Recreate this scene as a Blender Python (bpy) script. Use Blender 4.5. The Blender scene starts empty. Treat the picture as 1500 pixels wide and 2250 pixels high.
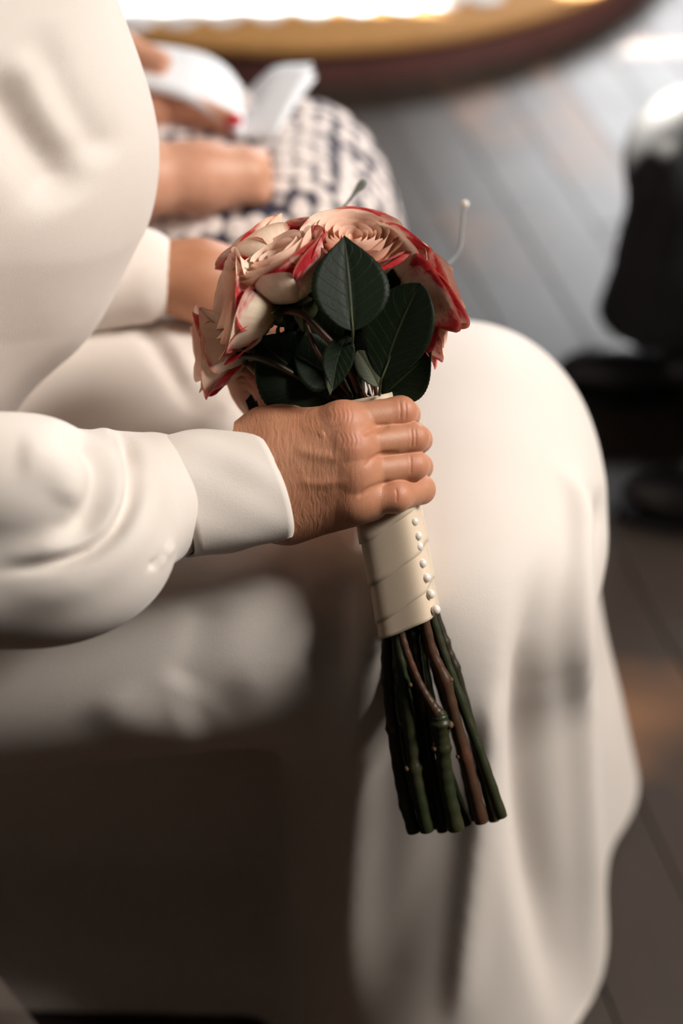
import bpy, bmesh, math, random
import numpy as np
from mathutils import Vector, Matrix

S = bpy.context.scene
COL = S.collection
# ------------------------------------------------------------------ camera, light, exposure
PITCH = math.radians(45)
CAM = np.array([0.0, -0.72, 1.39])
FPX = 3125.0                                   # 50 mm on a 36 mm tall frame of 2250 px
cam_d = bpy.data.cameras.new('camera'); cam = bpy.data.objects.new('camera', cam_d); COL.objects.link(cam)
cam.location = CAM; cam.rotation_euler = (math.pi/2-PITCH, 0, 0)
cam_d.sensor_fit = 'VERTICAL'; cam_d.sensor_height = 36; cam_d.lens = 50
cam_d.clip_start = 0.05
cam_d.dof.use_dof = True; cam_d.dof.focus_distance = 0.985; cam_d.dof.aperture_fstop = 1.9
S.camera = cam
S.view_settings.view_transform = 'Standard'; S.view_settings.look = 'None'
S.view_settings.gamma = 1; S.view_settings.use_curve_mapping = False
S.view_settings.exposure = 0.95
S.cycles.use_denoising = True
S.cycles.max_bounces = 6; S.cycles.caustics_reflective = False; S.cycles.caustics_refractive = False

wd = bpy.data.worlds.new('sky'); S.world = wd; wd.use_nodes = True
wd.node_tree.nodes['Background'].inputs[0].default_value = (0.80, 0.88, 1.0, 1)
wd.node_tree.nodes['Background'].inputs[1].default_value = 1.0

SUN_DIR = Vector((-0.30, 0.62, 0.60)).normalized()     # towards the sun
sd = bpy.data.lights.new('sun', 'SUN'); sd.energy = 45; sd.angle = math.radians(0.6); sd.color = (1, 0.95, 0.86)
sun = bpy.data.objects.new('sun', sd); COL.objects.link(sun)
sun.rotation_euler = SUN_DIR.to_track_quat('Z', 'Y').to_euler(); sun.location = (2, 5, 5)

def area(name, loc, aim, sx, sy, power, color):
    l = bpy.data.lights.new(name, 'AREA'); l.shape = 'RECTANGLE'; l.size = sx; l.size_y = sy
    l.energy = power; l.color = color
    o = bpy.data.objects.new(name, l); COL.objects.link(o); o.location = loc
    o.rotation_euler = (Vector(loc)-Vector(aim)).to_track_quat('Z', 'Y').to_euler()
    return o
# area lamps for the soft daylight, set before the two added windows
area('side_window_light', (2.80, 0.01, 2.9), (0.0, 0.05, 0.6), 1.05, 1.25, 150, (1.0, 0.95, 0.88))
area('far_window_light', (0.98, 3.90, 1.28), (0.55, 0.0, 1.0), 1.75, 1.05, 57, (0.97, 0.98, 1.0))

# ------------------------------------------------------------------ frame helpers
_c, _s = math.cos(PITCH), math.sin(PITCH)
FWD = np.array([0, _c, -_s]); UPV = np.array([0, _s, _c]); RGT = np.array([1.0, 0, 0])
def W(px, py, d):
    "world point seen at (px,py) of the 1500x2250 frame at depth d metres"
    return CAM + d*(FWD + (px-750)/FPX*RGT + (1125-py)/FPX*UPV)
def proj(P):
    q = P-CAM; d = q@FWD
    return np.stack([750+FPX*(q@RGT)/d, 1125-FPX*(q@UPV)/d], 1), d
rng = random.Random(7)

# ------------------------------------------------------------------ object helpers
def link(name, me, parent=None, mat=None):
    o = bpy.data.objects.new(name, me); COL.objects.link(o)
    if mat is not None:
        me.materials.clear(); me.materials.append(mat)
    if parent is not None: o.parent = parent
    return o
def mesh_obj(name, V, F, mat, parent=None, smooth=True, uv=None):
    me = bpy.data.meshes.new(name)
    me.from_pydata([tuple(map(float, v)) for v in V], [], [tuple(map(int, f)) for f in F]); me.update()
    if smooth: me.polygons.foreach_set('use_smooth', [True]*len(me.polygons))
    if uv is not None:
        l = me.uv_layers.new(name='UVMap')
        vi = np.empty(len(me.loops), np.int32); me.loops.foreach_get('vertex_index', vi)
        l.data.foreach_set('uv', np.asarray(uv, np.float32)[vi].ravel())
    return link(name, me, parent, mat)
def empty(name, loc=(0, 0, 0)):
    o = bpy.data.objects.new(name, None); COL.objects.link(o); o.location = loc; o.empty_display_size = .05
    return o
def tag(o, label=None, cat=None, group=None, kind=None):
    if label: o['label'] = label
    if cat: o['category'] = cat
    if group: o['group'] = group
    if kind: o['kind'] = kind
    return o
def keep(o, parent):
    "parent without moving: parents sit at their location with no rotation"
    o.parent = parent; o.matrix_parent_inverse = Matrix.Translation(parent.location).inverted(); return o

def box_vf(lo, hi):
    x0, y0, z0 = lo; x1, y1, z1 = hi
    V = [(x0,y0,z0),(x1,y0,z0),(x1,y1,z0),(x0,y1,z0),(x0,y0,z1),(x1,y0,z1),(x1,y1,z1),(x0,y1,z1)]
    F = [(0,3,2,1),(4,5,6,7),(0,1,5,4),(1,2,6,5),(2,3,7,6),(3,0,4,7)]
    return V, F
def boxes(name, bl, mat, parent=None):
    V, F = [], []
    for lo, hi in bl:
        v, f = box_vf(lo, hi); n = len(V); V += v; F += [tuple(i+n for i in q) for q in f]
    return mesh_obj(name, V, F, mat, parent, smooth=False)

def spline(pts, n):
    "Catmull-Rom through rows of pts (any columns)"
    P = np.asarray(pts, float); m = len(P)
    if m == 2: return P[0]+(P[1]-P[0])*np.linspace(0, 1, n)[:, None]
    E = np.vstack([2*P[0]-P[1], P, 2*P[-1]-P[-2]]); out = []
    for t in np.linspace(0, m-1, n):
        i = min(int(t), m-2); f = t-i; a, b, c, d = E[i], E[i+1], E[i+2], E[i+3]
        out.append(.5*((2*b)+(-a+c)*f+(2*a-5*b+4*c-d)*f*f+(-a+3*b-3*c+d)*f**3))
    return np.array(out)
def tube_vf(P, R, nseg=10, cap=True):
    P = np.asarray(P, float); R = np.broadcast_to(np.asarray(R, float), (len(P),))
    T = np.gradient(P, axis=0); T /= np.linalg.norm(T, axis=1)[:, None]+1e-12
    up = np.array([0.31, 0.2, 0.93]); V = []; F = []
    a = np.cross(T[0], up); a /= np.linalg.norm(a)
    for i in range(len(P)):
        a = a-T[i]*(a@T[i]); a /= np.linalg.norm(a); b = np.cross(T[i], a)
        for k in range(nseg):
            th = 2*math.pi*k/nseg; V.append(P[i]+R[i]*(math.cos(th)*a+math.sin(th)*b))
    for i in range(len(P)-1):
        for k in range(nseg):
            k2 = (k+1) % nseg; F.append((i*nseg+k, i*nseg+k2, (i+1)*nseg+k2, (i+1)*nseg+k))
    if cap:
        F.append(tuple(range(nseg-1, -1, -1))); n = (len(P)-1)*nseg; F.append(tuple(n+k for k in range(nseg)))
    return V, F
def grid_vf(G):
    n, m = G.shape[:2]
    F = [(i*m+j, i*m+j+1, (i+1)*m+j+1, (i+1)*m+j) for i in range(n-1) for j in range(m-1)]
    return G.reshape(-1, 3), F
def solid(o, t, offset=0):
    m = o.modifiers.new('thickness', 'SOLIDIFY'); m.thickness = t; m.offset = offset; return o
def subsurf(o, n):
    m = o.modifiers.new('smooth', 'SUBSURF'); m.levels = n; m.render_levels = n; return o

# ------------------------------------------------------------------ signed-distance modelling
def rc(P, a, b, r1, r2):
    a = np.asarray(a, np.float32); b = np.asarray(b, np.float32)
    ab = b-a; t = np.clip(((P-a)@ab)/(ab@ab), 0, 1)
    return np.linalg.norm(P-a-t[:, None]*ab, axis=1)-(r1+(r2-r1)*t)
def ell(P, c, r, R=None):
    q = P-np.asarray(c, np.float32)
    if R is not None: q = q@np.asarray(R, np.float32).T
    r = np.asarray(r, np.float32)
    k0 = np.linalg.norm(q/r, axis=1); k1 = np.linalg.norm(q/(r*r), axis=1)+1e-9
    return k0*(k0-1)/k1
def smin(a, b, k):
    h = np.clip(.5+.5*(b-a)/k, 0, 1); return b+(a-b)*h-k*h*(1-h)
def smax(a, b, k): return -smin(-a, -b, k)
CAMR = np.array([RGT, UPV, FWD])               # rows: picture right, picture up, depth

def mesh_sdf(f, lo, hi, h, B=4):
    lo = np.asarray(lo, float); n = np.ceil((np.asarray(hi)-lo)/h/B).astype(int)   # blocks
    ax = [(np.arange(n[i])+.5)*h*B+lo[i] for i in range(3)]
    C = np.stack(np.meshgrid(*ax, indexing='ij'), -1).reshape(-1, 3).astype(np.float32)
    vc = f(C); N = n*B+1
    V = np.where(vc < 0, -1., 1.).astype(np.float32).reshape(n)
    V = np.repeat(np.repeat(np.repeat(V, B, 0), B, 1), B, 2); V = np.pad(V, ((0, 1),)*3, mode='edge')
    act = (np.abs(vc) < h*B*1.9).reshape(n)
    M = np.zeros(N, bool); ii = np.argwhere(act)
    for dx in range(B+1):
        for dy in range(B+1):
            for dz in range(B+1):
                M[ii[:, 0]*B+dx, ii[:, 1]*B+dy, ii[:, 2]*B+dz] = True
    idx = np.argwhere(M); V[M] = f((idx*h+lo).astype(np.float32))
    s = V < 0
    cn = [(x, y, z) for x in (0, 1) for y in (0, 1) for z in (0, 1)]
    sl = lambda A, c: A[c[0]:A.shape[0]-1+c[0], c[1]:A.shape[1]-1+c[1], c[2]:A.shape[2]-1+c[2]]
    cnt = sum(sl(s, c).astype(np.int8) for c in cn)
    cells = np.argwhere((cnt > 0) & (cnt < 8))
    cid = -np.ones(cnt.shape, np.int64); cid[tuple(cells.T)] = np.arange(len(cells))
    cv = {c: V[cells[:, 0]+c[0], cells[:, 1]+c[1], cells[:, 2]+c[2]] for c in cn}
    acc = np.zeros((len(cells), 3)); num = np.zeros(len(cells))
    for c in cn:
        for a in range(3):
            if c[a]: continue
            e = list(c); e[a] = 1; e = tuple(e); va, vb = cv[c], cv[e]
            m = (va < 0) != (vb < 0); t = np.where(m, va/np.where(m, va-vb, 1), 0)
            p = np.array(c, float)[None].repeat(len(cells), 0); p[:, a] += t
            acc += p*m[:, None]; num += m
    P = (cells+acc/num[:, None])*h+lo
    F = []
    for a in range(3):
        b, c = (a+1) % 3, (a+2) % 3
        sh = [slice(None)]*3; s0 = list(sh); s1 = list(sh); s0[a] = slice(0, -1); s1[a] = slice(1, None)
        e = np.argwhere(s[tuple(s0)] != s[tuple(s1)])
        e = e[(e[:, b] > 0) & (e[:, c] > 0) & (e[:, b] < cnt.shape[b]) & (e[:, c] < cnt.shape[c])]
        fl = s[tuple(e.T)]
        q = []
        for db, dc in ((1, 1), (0, 1), (0, 0), (1, 0)):
            g = e.copy(); g[:, b] -= db; g[:, c] -= dc; q.append(cid[tuple(g.T)])
        q = np.stack(q, 1); q[~fl] = q[~fl][:, ::-1]
        F.append(q[(q >= 0).all(1)])
    F = np.vstack(F)
    return project_sdf(f, P, h), F
def project_sdf(f, P, h, it=2):
    e = h*.35
    for _ in range(it):
        p = P.astype(np.float32); v = f(p); g = np.zeros_like(P)
        for a in range(3):
            d = np.zeros(3, np.float32); d[a] = e; g[:, a] = (f(p+d)-f(p-d))/(2*e)
        P = P-g*np.clip(v/((g*g).sum(1)+1e-6), -h, h)[:, None]
    return P
def normals(P, F):
    n = np.cross(P[F[:, 2]]-P[F[:, 0]], P[F[:, 3]]-P[F[:, 1]]); N = np.zeros_like(P)
    for k in range(4): np.add.at(N, F[:, k], n)
    return N/(np.linalg.norm(N, axis=1)[:, None]+1e-12)
def split(P, F):
    "one linear quad subdivision"
    E = np.vstack([F[:, [k, (k+1) % 4]] for k in range(4)]); Es = np.sort(E, 1)
    u, inv = np.unique(Es, axis=0, return_inverse=True); inv = inv.reshape(-1)
    n = len(P); m = len(F); ep = (P[u[:, 0]]+P[u[:, 1]])/2; fp = P[F].mean(1)
    e = [n+inv[k*m:(k+1)*m] for k in range(4)]; fc = n+len(u)+np.arange(m)
    return np.vstack([P, ep, fp]), np.vstack([np.stack([F[:, k], e[k], fc, e[k-1]], 1) for k in range(4)])
def relax(P, F, it=1, lam=.5):
    E = np.vstack([F[:, [k, (k+1) % 4]] for k in range(4)]); E = np.vstack([E, E[:, ::-1]])
    for _ in range(it):
        A = np.zeros_like(P); c = np.zeros(len(P)); np.add.at(A, E[:, 0], P[E[:, 1]]); np.add.at(c, E[:, 0], 1)
        P = P+lam*(A/np.maximum(c, 1)[:, None]-P)
    return P
def folds(P, F, lines):
    """fabric folds: every line is (points of the fold, height m, half width px one side, half width px other side)
    the fold lies on the side of the fabric turned to the viewer of the room's middle"""
    pp, d = proj(P); N = normals(P, F)
    view = (CAM-P); view /= np.linalg.norm(view, axis=1)[:, None]
    face = np.clip((N*view).sum(1)*3+.45, 0, 1); D = np.zeros(len(P))
    for pts, amp, w1, w2 in lines:
        Q = spline(pts, 40); best = np.full(len(P), 1e9); bs = np.zeros(len(P)); bt = np.zeros(len(P))
        lo = Q.min(0)-4*max(w1, w2); hi = Q.max(0)+4*max(w1, w2)
        m = np.where(((pp > lo) & (pp < hi)).all(1) & (face > 0))[0]
        for i in range(39):
            a, b = Q[i], Q[i+1]; ab = b-a; L = ab@ab+1e-9; r = pp[m]-a
            t = np.clip((r@ab)/L, 0, 1); dd = np.linalg.norm(r-t[:, None]*ab, axis=1)
            k = dd < best[m]; mm = m[k]
            best[mm] = dd[k]; bs[mm] = np.sign(ab[0]*r[k, 1]-ab[1]*r[k, 0]); bt[mm] = (i+t[k])/39
        w = np.where(bs > 0, w1, w2); tp = np.clip(np.minimum(bt, 1-bt)*4, 0, 1); tp = tp*tp*(3-2*tp)
        D += np.where(best < 1e8, amp*np.exp(-best**2/(2*w*w))*tp, 0)
    return P+N*(D*face)[:, None]

# ------------------------------------------------------------------ materials
class MB:
    def __init__(s, name):
        s.m = bpy.data.materials.new(name); s.m.use_nodes = True; s.t = s.m.node_tree
        s.b = s.t.nodes['Principled BSDF']; s.out = s.t.nodes['Material Output']
    def n(s, ty, **kw):
        x = s.t.nodes.new(ty)
        for k, v in kw.items():
            if k.startswith('i_'):
                key = k[2:]; key = int(key) if key.isdigit() else key.replace('_', ' ')
                x.inputs[key].default_value = v
            else: setattr(x, k, v)
        return x
    def l(s, a, b): s.t.links.new(a, b)
    def set(s, **kw):
        for k, v in kw.items(): s.b.inputs[k.replace('_', ' ')].default_value = v
        return s
    def noise(s, scale, detail=4, rough=.55, coord='Object', vec=None, stretch=None, rot=None):
        if vec is None:
            tc = s.n('ShaderNodeTexCoord'); vec = tc.outputs[coord]
        if stretch:
            mp = s.n('ShaderNodeMapping'); mp.inputs['Scale'].default_value = stretch
            if rot: mp.inputs['Rotation'].default_value = rot
            s.l(vec, mp.inputs[0]); vec = mp.outputs[0]
        x = s.n('ShaderNodeTexNoise'); x.inputs['Scale'].default_value = scale
        x.inputs['Detail'].default_value = detail; x.inputs['Roughness'].default_value = rough; s.l(vec, x.inputs[0])
        return x.outputs[0]
    def ramp(s, fac, stops, interp='LINEAR'):
        r = s.n('ShaderNodeValToRGB'); e = r.color_ramp.elements; r.color_ramp.interpolation = interp
        while len(e) < len(stops): e.new(.5)
        for q, (p, c) in zip(e, stops): q.position = p; q.color = tuple(c)+(1,) if len(c) == 3 else c
        s.l(fac, r.inputs[0]); return r.outputs[0]
    def math(s, op, a, b=None, c=None):
        x = s.n('ShaderNodeMath', operation=op)
        for i, v in enumerate((a, b, c)):
            if v is None: continue
            if isinstance(v, (int, float)): x.inputs[i].default_value = v
            else: s.l(v, x.inputs[i])
        return x.outputs[0]
    def mix(s, f, a, b, mode='MIX'):
        x = s.n('ShaderNodeMix', data_type='RGBA', blend_type=mode)
        for i, v in ((0, f), (6, a), (7, b)):
            if isinstance(v, (int, float)): x.inputs[i].default_value = v
            elif isinstance(v, tuple): x.inputs[i].default_value = v if len(v) == 4 else v+(1,)
            else: s.l(v, x.inputs[i])
        return x.outputs[2]
    def bump(s, h, strength, dist, prev=None):
        x = s.n('ShaderNodeBump'); x.inputs['Strength'].default_value = strength; x.inputs['Distance'].default_value = dist
        s.l(h, x.inputs['Height'])
        if prev is not None: s.l(prev, x.inputs['Normal'])
        return x.outputs[0]
    def color(s, c):
        if isinstance(c, tuple): s.b.inputs['Base Color'].default_value = c if len(c) == 4 else c+(1,)
        else: s.l(c, s.b.inputs['Base Color'])
        return s
    def normal(s, n): s.l(n, s.b.inputs['Normal']); return s

def plain(name, c, rough=.6, **kw):
    m = MB(name).color(c).set(Roughness=rough, **kw); return m.m
def m_cloth(name, c, weave=1400, amt=.35, sheen=.25):
    m = MB(name); n = m.noise(3, 3)
    m.color(m.mix(m.math('MULTIPLY', n, .25), c, tuple(x*.93 for x in c)))
    m.normal(m.bump(m.noise(weave, 2, .6), amt, .0006))
    m.set(Roughness=.62, Sheen_Weight=sheen, Sheen_Roughness=.5); m.b.inputs['Specular IOR Level'].default_value = .3
    return m.m
M = {}
M['crepe'] = m_cloth('ivory_crepe', (.755, .675, .615))
M['ribbon'] = m_cloth('satin_ribbon', (.68, .54, .40), 2600, .15)
M['ribbon'].node_tree.nodes['Principled BSDF'].inputs['Roughness'].default_value = .42
def m_skin(name, c, red, wr=1.0):
    m = MB(name); n = m.noise(38, 4); n2 = m.noise(160, 3)
    f = m.math('ADD', m.math('MULTIPLY', n, .75), m.math('MULTIPLY', n2, .25))
    at = m.n('ShaderNodeAttribute', attribute_name='flush')
    col = m.mix(m.ramp(f, [(.36, (0, 0, 0)), (.66, (1, 1, 1))]), c, tuple(x*y for x, y in zip(c, (.88, .80, .76))))
    col = m.mix(m.math('MULTIPLY', at.outputs['Fac'], .45), col, red)
    m.color(col).set(Roughness=.48, Subsurface_Weight=.08, Subsurface_Scale=.003)
    m.b.inputs['Subsurface Radius'].default_value = (1, .35, .2); m.b.inputs['Specular IOR Level'].default_value = .42
    tc = m.n('ShaderNodeTexCoord')
    mp = m.n('ShaderNodeMapping'); mp.inputs['Rotation'].default_value = (-PITCH, 0, 0); m.l(tc.outputs['Object'], mp.inputs[0])
    wob = m.noise(60, 3, vec=mp.outputs[0])
    vm = m.n('ShaderNodeVectorMath', operation='SCALE'); 
    nz = m.n('ShaderNodeTexNoise'); nz.inputs['Scale'].default_value = 45; m.l(mp.outputs[0], nz.inputs[0])
    vm.inputs['Scale'].default_value = .010; m.l(nz.outputs['Color'], vm.inputs[0])
    va = m.n('ShaderNodeVectorMath', operation='ADD'); m.l(mp.outputs[0], va.inputs[0]); m.l(vm.outputs[0], va.inputs[1])
    w = m.noise(1, 3, .6, vec=va.outputs[0], stretch=(460, 85, 60))
    v = m.n('ShaderNodeTexVoronoi'); v.feature = 'DISTANCE_TO_EDGE'; v.inputs['Scale'].default_value = 900; m.l(va.outputs[0], v.inputs[0])
    wa = m.n('ShaderNodeAttribute', attribute_name='wrinkle'); w = m.math('MULTIPLY', w, wa.outputs['Fac'])
    b1 = m.bump(w, .62*wr, .0014); b2 = m.bump(m.math('MINIMUM', v.outputs[0], .3), .25*wr, .0008, b1)
    m.normal(b2); return m.m
M['skin'] = m_skin('tanned_skin', (.52, .245, .14), (.60, .19, .12))
M['skin_pale'] = m_skin('warm_skin', (.66, .35, .23), (.62, .22, .15), .4)

def m_petal(name, inner):
    m = MB(name); tc = m.n('ShaderNodeTexCoord'); sp = m.n('ShaderNodeSeparateXYZ'); m.l(tc.outputs['UV'], sp.inputs[0])
    u, v = sp.outputs[0], sp.outputs[1]
    oi = m.n('ShaderNodeObjectInfo'); rnd = oi.outputs['Random']
    off = m.n('ShaderNodeVectorMath', operation='ADD'); m.l(tc.outputs['UV'], off.inputs[0])
    cx = m.n('ShaderNodeCombineXYZ'); m.l(m.math('MULTIPLY', rnd, 37.), cx.inputs[0]); m.l(cx.outputs[0], off.inputs[1])
    nz = m.noise(2.2, 4, .6, vec=off.outputs[0]); st = m.noise(3, 3, .6, vec=off.outputs[0], stretch=(9, .9, 1))
    if inner:
        base = m.mix(v, (.86, .50, .28), (.87, .55, .43))
        base = m.mix(m.ramp(v, [(.86, (0, 0, 0)), (1, (1, 1, 1))]), base, (.90, .66, .52))
        edge = m.math('MULTIPLY', m.ramp(v, [(.55, (0, 0, 0)), (1, (1, 1, 1))]), m.ramp(nz, [(.60, (0, 0, 0)), (.72, (1, 1, 1))]))
        col = m.mix(m.math('MULTIPLY', edge, .35), base, (.60, .16, .11))
    else:
        base = m.mix(m.ramp(v, [(.0, (0, 0, 0)), (.9, (1, 1, 1))]), (.80, .70, .48), (.86, .71, .57))
        base = m.mix(m.math('MULTIPLY', m.ramp(st, [(.45, (0, 0, 0)), (.7, (1, 1, 1))]), .35), base, (.74, .38, .26))
        e = m.math('ABSOLUTE', m.math('SUBTRACT', m.math('MULTIPLY', u, 2.), 1.))
        k = m.math('ADD', m.math('MULTIPLY', v, .78), m.math('MULTIPLY', e, .18))
        k = m.math('ADD', k, m.math('MULTIPLY', m.math('SUBTRACT', nz, .5), 1.15))
        k = m.math('ADD', k, m.math('MULTIPLY', m.math('SUBTRACT', rnd, .5), .42))
        msk = m.ramp(k, [(.66, (0, 0, 0)), (.84, (1, 1, 1))])
        red = m.mix(m.ramp(st, [(.3, (0, 0, 0)), (.7, (1, 1, 1))]), (.40, .010, .020), (.62, .050, .06))
        red = m.mix(m.ramp(k, [(.62, (1, 1, 1)), (.85, (0, 0, 0))]), red, (.76, .22, .24))
        col = m.mix(msk, base, red)
        tipc = m.math('MULTIPLY', m.ramp(v, [(.9, (0, 0, 0)), (1, (1, 1, 1))]), m.ramp(nz, [(.5, (1, 1, 1)), (.6, (0, 0, 0))]))
        col = m.mix(m.math('MULTIPLY', tipc, .5), col, (.80, .50, .32))
    m.color(col).set(Roughness=.55, Subsurface_Weight=.15, Subsurface_Scale=.003)
    m.b.inputs['Specular IOR Level'].default_value = .3
    m.normal(m.bump(st, .25, .0008))
    tr = m.n('ShaderNodeBsdfTranslucent'); m.l(col, tr.inputs[0]); mx = m.n('ShaderNodeMixShader'); mx.inputs[0].default_value = .22
    m.l(m.b.outputs[0], mx.inputs[1]); m.l(tr.outputs[0], mx.inputs[2]); m.l(mx.outputs[0], m.out.inputs[0])
    return m.m
M['petal_in'] = m_petal('peach_petal', True); M['petal_out'] = m_petal('cream_red_petal', False)

def m_leaf(name, c, vein):
    m = MB(name); tc = m.n('ShaderNodeTexCoord'); sp = m.n('ShaderNodeSeparateXYZ'); m.l(tc.outputs['UV'], sp.inputs[0])
    a = m.math('ABSOLUTE', m.math('SUBTRACT', sp.outputs[0], .5))
    ph = m.math('SUBTRACT', m.math('MULTIPLY', sp.outputs[1], 7.5), m.math('MULTIPLY', a, 4.2))
    sv = m.math('ABSOLUTE', m.math('SUBTRACT', m.math('FRACT', ph), .5))
    side = m.ramp(sv, [(.0, (1, 1, 1)), (.055, (0, 0, 0))]); mid = m.ramp(a, [(.008, (1, 1, 1)), (.022, (0, 0, 0))])
    vm = m.math('MAXIMUM', m.math('MULTIPLY', side, .35), mid)
    n = m.noise(60, 4)
    col = m.mix(n, c, tuple(x*.6 for x in c)); col = m.mix(m.math('MULTIPLY', vm, .7), col, vein)
    m.color(col).set(Roughness=.5); m.b.inputs['Specular IOR Level'].default_value = .13
    h = m.math('ADD', m.math('MULTIPLY', vm, .6), m.math('MULTIPLY', m.noise(500, 2), .25))
    m.normal(m.bump(h, .5, .0012)); return m.m
M['leaf'] = m_leaf('dark_rose_leaf', (.0075, .0145, .006), (.045, .05, .022))
M['leaf_pale'] = m_leaf('olive_leaf', (.075, .085, .050), (.16, .15, .09))
M['sepal'] = m_leaf('sepal_green', (.085, .092, .045), (.17, .15, .08))
def m_stem(name, a, b, sc):
    m = MB(name); n = m.noise(sc, 4, .6, stretch=(1, 1, .35)); n2 = m.noise(420, 3)
    m.color(m.mix(m.ramp(n, [(.35, (0, 0, 0)), (.65, (1, 1, 1))]), a, b)).set(Roughness=.42)
    m.b.inputs['Specular IOR Level'].default_value = .3
    m.normal(m.bump(n2, .18, .001)); return m.m
M['stem_green'] = m_stem('green_stem', (.015, .023, .007), (.030, .028, .012), 40)
M['stem_brown'] = m_stem('brown_stem', (.085, .033, .018), (.032, .021, .010), 26)
M['stem_dark'] = m_stem('dark_stem', (.014, .017, .007), (.036, .022, .012), 40)
M['stem_end'] = plain('cut_stem_end', (.16, .15, .08), .7)
M['scar'] = plain('leaf_scar', (.085, .042, .018), .7)
M['pearl'] = plain('pearl', (.80, .72, .64), .22, Coat_Weight=.4)
M['silver'] = plain('grey_wire', (.22, .22, .22), .45)
M['sprig'] = plain('grey_green_sprig', (.075, .08, .06), .7)
M['sheer'] = None
def m_sheer():
    m = MB('sheer_tulle'); m.color((.72, .60, .52)).set(Roughness=.6, Alpha=.5); return m.m
M['sheer'] = m_sheer()
M['paper'] = plain('white_paper', (.80, .80, .82), .7)
M['nail'] = plain('red_nail', (.50, .02, .03), .2)
M['black'] = m_cloth('black_suiting', (.020, .020, .021), 1200, .2, .0)
M['leather'] = plain('black_leather', (.014, .012, .012), .33)
M['sock'] = plain('black_sock', (.008, .008, .009), .9)
def m_knit():
    m = MB('navy_white_knit'); n = m.noise(40, 2, vec=None)
    v = m.n('ShaderNodeTexVoronoi'); v.inputs['Scale'].default_value = 46; v.inputs['Randomness'].default_value = .35
    tc = m.n('ShaderNodeTexCoord'); m.l(tc.outputs['Object'], v.inputs[0])
    k = m.ramp(v.outputs[0], [(.46, (1, 1, 1)), (.60, (0, 0, 0))])
    m.color(m.mix(k, (.030, .026, .050), (.78, .68, .64))).set(Roughness=.8)
    m.normal(m.bump(m.math('MULTIPLY', v.outputs[0], -1.), .7, .006)); return m.m
M['knit'] = m_knit()
def m_wood(name, a, b, rough, warm=None, ang=0):
    m = MB(name); oi = m.n('ShaderNodeObjectInfo'); tc = m.n('ShaderNodeTexCoord')
    mp = m.n('ShaderNodeVectorMath', operation='ADD'); m.l(tc.outputs['Object'], mp.inputs[0])
    cx = m.n('ShaderNodeCombineXYZ'); m.l(m.math('MULTIPLY', oi.outputs['Random'], 9.), cx.inputs[2]); m.l(cx.outputs[0], mp.inputs[1])
    g = m.noise(3, 5, .6, vec=mp.outputs[0], stretch=(14, .8, 3)); n = m.noise(2.2, 3, vec=mp.outputs[0])
    col = m.mix(g, a, b)
    col = m.mix(m.math('MULTIPLY', oi.outputs['Random'], .2), col, tuple(x*.6 for x in a))
    if warm: col = m.mix(m.ramp(n, [(.56, (0, 0, 0)), (.70, (1, 1, 1))]), col, warm)  # warmer tone mixed in where the noise is high
    m.color(col)
    rr = m.n('ShaderNodeMapRange'); rr.inputs[3].default_value = rough*.8; rr.inputs[4].default_value = rough*1.35
    m.l(n, rr.inputs[0]); m.l(rr.outputs[0], m.b.inputs['Roughness'])
    m.normal(m.bump(g, .12, .002)); return m.m
M['plank'] = m_wood('dark_floor_boards', (.040, .030, .025), (.060, .042, .032), .37, (.24, .115, .055))
M['gap'] = plain('floor_gap', (.02, .016, .013), .6)
M['honey'] = m_wood('honey_oak', (.50, .25, .07), (.40, .18, .045), .75)
M['mahog'] = m_wood('mahogany', (.21, .085, .075), (.10, .042, .040), .35)
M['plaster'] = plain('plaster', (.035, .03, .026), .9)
M['frame'] = plain('painted_frame', (.7, .7, .68), .5)
M['white_cloth'] = plain('white_linen', (.85, .85, .85), .8)  # white of the sheet added as a sunlit patch

# ------------------------------------------------------------------ the room
XL, XR, YF, YB, ZC = -2.6, 2.9, -2.8, 3.95, 4.2
def sun_hole(p, y=YB):
    t = (y-p[1])/SUN_DIR.y; return (p[0]+t*SUN_DIR.x, p[2]+t*SUN_DIR.z)
floor = mesh_obj('floor', [(XL, YF, -.012), (XR, YF, -.012), (XR, YB, -.012), (XL, YB, -.012)], [(0, 1, 2, 3)], M['gap'], smooth=False)
tag(floor, kind='structure', label='dark brown wooden plank floor')
PW, PA = .125, math.radians(14)
pm = {}
def plank_mesh(L):
    if L in pm: return pm[L]
    bm = bmesh.new(); bmesh.ops.create_cube(bm, size=1)
    for v in bm.verts: v.co = Vector((v.co.x*(PW-.0012), v.co.y*(L-.0015), v.co.z*.016))
    bmesh.ops.bevel(bm, geom=[e for e in bm.edges if abs(e.verts[0].co.z-e.verts[1].co.z) < 1e-6 and e.verts[0].co.z > 0], offset=.0015, segments=1, affect='EDGES')
    me = bpy.data.meshes.new('plank'); bm.to_mesh(me); bm.free(); me.materials.append(M['plank']); pm[L] = me
    return me
ca, sa = math.cos(PA), math.sin(PA)
for i in range(-16, 22):
    y = -1.4-rng.random()*1.2
    while y < 3.9:
        L = rng.choice((1.4, 1.8, 2.2)); yc = y+L/2; y += L
        u = i*PW; X = u*ca+(yc-.8)*(-sa); Y = u*sa+(yc-.8)*ca+.8
        if not (XL+1.0 < X < XR-.9 and YF+1.2 < Y < YB-.95): continue
        o = link('plank', plank_mesh(L), floor); o.location = (X, Y, -.008+rng.uniform(-.0005, .0005)); o.rotation_euler = (0, 0, PA)

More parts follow.
